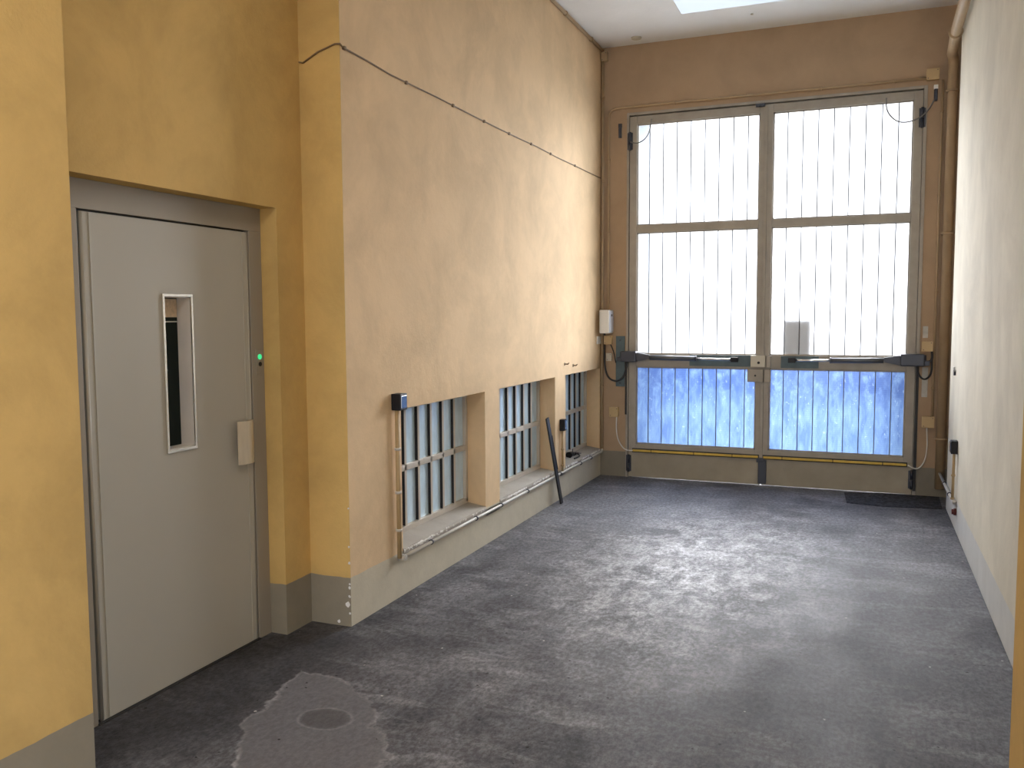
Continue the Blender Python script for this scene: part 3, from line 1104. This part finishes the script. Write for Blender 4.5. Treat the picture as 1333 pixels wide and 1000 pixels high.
yv = YG - .03
sag('cable', [(-1.918, yv, 3.45), (-1.925, yv - .01, 3.36), (-1.95, yv - .015, 3.29), (-2.0, yv - .015, 3.245), (-2.06, yv - .01, 3.23), (-2.12, yv, 3.25)], .0055, M_gcable, 'thin pale cable looping over the top corner of the left gate leaf')
sag('cable', [(.130, yv, 3.447), (.130, yv - .01, 3.37), (.155, yv - .015, 3.30), (.22, yv - .02, 3.235), (.30, yv - .02, 3.222), (.39, yv - .01, 3.25), (.46, yv, 3.31), (.505, yv + .01, 3.40)], .006, M_gcable, 'thin pale cable looping over the top corner of the right gate leaf')
sag('cable', [(-2.245, yv, .598), (-2.247, yv - .01, .46), (-2.225, yv - .01, .36), (-2.17, yv - .02, .285), (-2.12, yv - .02, .268), (-2.08, yv - .01, .27)], .006, M_wcable, 'white cable from the low left junction box to the gate safety strip')
sag('cable', [(.527, yv, .61), (.535, yv - .01, .46), (.525, yv - .01, .33), (.485, yv - .02, .255), (.44, yv - .02, .240), (.385, yv - .01, .27)], .006, M_wcable, 'white cable from the low right junction box to the gate safety strip')
sag('cable', [(-2.372, yv, 1.42), (-2.372, yv, 1.18), (-2.362, yv - .01, 1.06), (-2.32, yv - .03, .975), (-2.24, yv - .04, .945), (-2.17, yv - .05, .985), (-2.135, yv - .05, 1.07), (-2.13, yv - .05, 1.15)], .009, M_bcable, 'black cable looping from the control box to the left opener')
sag('cable', [(.548, yv, 1.20), (.552, yv - .01, 1.10), (.53, yv - .02, 1.045), (.49, yv - .04, 1.025), (.45, yv - .05, 1.06), (.43, yv - .05, 1.15)], .008, M_bcable, 'short black cable loop under the right opener')
sag('cable', [(-2.31, yv, 1.31), (-2.275, yv - .01, 1.24), (-2.262, yv - .01, 1.17), (-2.25, yv - .02, 1.13)], .005, M_bcable, 'thin dark cable between the ochre box and the left opener')
sag('cable', [(.545, yv, 1.285), (.552, yv - .02, 1.24), (.545, yv - .03, 1.19), (.51, yv - .04, 1.18)], .010, M_bcable, 'dark cable tucked behind the motor of the right opener')

# ---------------------------------------------------------------- photocells


def photocell(loc, sgn, size, label, lens=True):
    """loc: point on the wall at the middle of its foot; sgn: +1 looks to +X"""
    d, wy_, h = size
    e = empty('photocell', loc, label, 'photocell', 'gate safety photocells on both walls')
    x, y, z = loc
    m = MB()
    m.box((x, y - wy_ / 2, z), (x + sgn * d, y + wy_ / 2, z + h), .004)
    m.build('housing', M_black, e)
    m = MB()
    m.box((x + sgn * (d - .001), y - wy_ / 2 + .006, z + .010), (x + sgn * (d + .005), y + wy_ / 2 - .010, z + h - .010), .003)
    m.build('lens', M_lens, e)
    return e


M_lens = mat('glossy_dark_lens', (.16, .17, .19), .08, .85, 1)
photocell((XL, 4.243, 1.078), 1, (.058, .078, .092), 'black photocell on the left wall before the near window')
photocell((XL, 7.115, .602), 1, (.045, .060, .100), 'black photocell on the pillar between middle and far windows')
photocell((XR, 7.03, .580), -1, (.045, .085, .095), 'black photocell low on the right wall')

# ---------------------------------------------------------------- small wall fittings
m = MB()
m.cyl((XR - .018, 6.96, .165), (XR, 6.96, .165), .026, 20)
m.cyl((XR - .03, 6.96, .165), (XR - .016, 6.96, .165), .019, 20)
tag(m.build('pipe_cap', M_red), 'dark red round cap low on the right wall below the photocell', 'pipe cap')
e = empty('wall_hook', (XR, 7.35, 1.14), 'small metal cabin hook with a round catch on the right wall', 'hook')
m = MB()
m.cyl((XR, 7.35, 1.150), (XR - .014, 7.35, 1.150), .022, 18)
m.build('round_catch', M_dark, e)
m = MB()
m.tube([(XR - .008, 7.33, 1.158), (XR - .008, 7.33, 1.192), (XR - .008, 7.38, 1.192), (XR - .008, 7.38, 1.15)], .003, 8)
m.build('wire_bail', M_steel, e)
for y, z, lb in ((7.226, 1.173, 'rusty hook screwed into the left wall above the pillar'), (7.465, 1.148, 'small rusty peg in the left wall above the far window')):
    m = MB()
    m.tube([(XL, y, z), (XL + .03, y, z), (XL + .04, y, z + .012)], .005, 8)
    m.cyl((XL, y, z), (XL + .004, y, z), .014, 12)
    tag(m.build('hook', M_cable), lb, 'hook')

# ceiling fittings
e = empty('ceiling_light', (-1.0, 7.25, ZC), 'cold white ceiling light panel near the gate', 'ceiling light')
m = MB()
m.box((-1.50, 6.92, ZC - .030), (-.30, 7.57, ZC + .001), .004)
m.build('housing', M_white, e)
m = MB()
m.box((-1.492, 6.93, ZC - .040), (-.308, 7.562, ZC - .028), .003)
m.build('diffuser', M_tubeglow, e)
m = MB()
m.cyl((-2.025, 8.15, ZC - .012), (-2.025, 8.15, ZC), .045, 28, .050)
m.cyl((-2.025, 8.15, ZC - .016), (-2.025, 8.15, ZC - .010), .030, 24)
tag(m.build('blanking_plate', M_beige), 'small round beige cover on the ceiling near the left gate corner', 'ceiling cover')
m = MB()
m.cyl((-.955, 7.909, ZC - .008), (-.955, 7.909, ZC), .012, 14)
tag(m.build('ceiling_hook', M_beige), 'tiny screw cap on the ceiling behind the light panel', 'screw cap')

for k, y in enumerate((.9, -1.6)):       # unseen housings added above the two fill lights
    m = MB()
    m.box((-.51, y - .68, ZC - .09), (-.19, y + .68, ZC + .001), .006)
    struct('trim_%d' % (20 + k), m, M_white)

# white bare plaster chips knocked off the pier corner
for k, (x, z, r) in enumerate(((-2.436, .116, .017), (-2.425, .160, .008), (-2.492, .020, .010), (-2.424, .07, .007), (-2.423, .42, .006), (-2.422, .335, .008), (-2.422, .225, .006), (-2.422, .205, .009), (-2.422, .62, .005))):
    m = MB()
    n = 9
    pts = []
    for j in range(n):
        a = 2 * math.pi * j / n
        q = r * random.uniform(.75, 1.15)
        pts.append((min(x + q * math.cos(a) * .9, XL + .001), max(z + q * math.sin(a), .002)))
    m.prism(pts, 'Y', Y1 - .0055, Y1 - .003)
    ob = m.build('plaster_chip', M_chip, None)
    ob['kind'] = 'structure'
    ob.name = 'trim_%d' % (5 + k)

# ---------------------------------------------------------------- loose things
e = empty('steel_bar', (-2.352, 6.94, 0), 'black steel bar leaning against the sill below the middle window', 'metal bar')
base, top = Vector((-2.352, 6.94, 0)), Vector((-2.436, 6.815, .742))
dirv = (top - base).normalized()
side = dirv.cross(Vector((1, 0, 0))).normalized()
nrm = dirv.cross(side).normalized()
m = MB()
L = (top - base).length
hw, hd = .026, .007
vs = []
for t_ in (0, L):
    for a, b in ((-hw, -hd), (hw, -hd), (hw, hd), (-hw, hd)):
        vs.append(m.bm.verts.new(base + dirv * t_ + side * a + nrm * b))
for q in ((0, 1, 2, 3), (7, 6, 5, 4), (0, 4, 5, 1), (1, 5, 6, 2), (2, 6, 7, 3), (3, 7, 4, 0)):
    m.bm.faces.new([vs[i] for i in q])
for v in m.bm.verts:
    v.co.z = max(v.co.z, .001)
m.build('flat_bar', paint('blackened_steel', (.020, .020, .023), .5, .3, .3, 20), e)
m = MB()
m.tube([base + dirv * .30 + side * .022 - nrm * .010, base + dirv * .60 + side * .022 - nrm * .010], .004, 8)
m.build('edge_rib', M_dark, e)

zs = .276
e = empty('plug', (-2.50, 7.66, zs), 'black cable plug lying on the sill of the far window', 'plug')
m = MB()
m.tube([(-2.505, 7.600, zs + .030), (-2.503, 7.625, zs + .032), (-2.500, 7.66, zs + .034), (-2.497, 7.700, zs + .030), (-2.495, 7.730, zs + .024)], .030, 18, True, .015)
m.build('plug_body', M_black, e)
m = MB()
m.tube([(-2.495, 7.72, zs + .024), (-2.492, 7.79, zs + .022)], .017, 14, True, .012)
m.build('cable_grip', M_black, e)
m = MB()
m.tube([(-2.500, 7.70, zs + .045), (-2.500, 7.70, zs + .075)], .004, 8)
m.build('plug_pin', M_dark, e)
m = MB()
m.tube([(-2.492, 7.78, zs + .028), (-2.470, 7.86, zs + .012)], .005, 8)
m.build('plug_pin', M_dark, e)
m = MB()
m.tube([(-2.49, 7.79, zs + .022), (-2.470, 7.80, zs + .010), (-2.445, 7.76, zs + .005), (-2.440, 7.68, zs + .005), (-2.445, 7.58, zs + .006)], .006, 8, True, None, 2)
m.build('cable_tail', M_bcable, e)
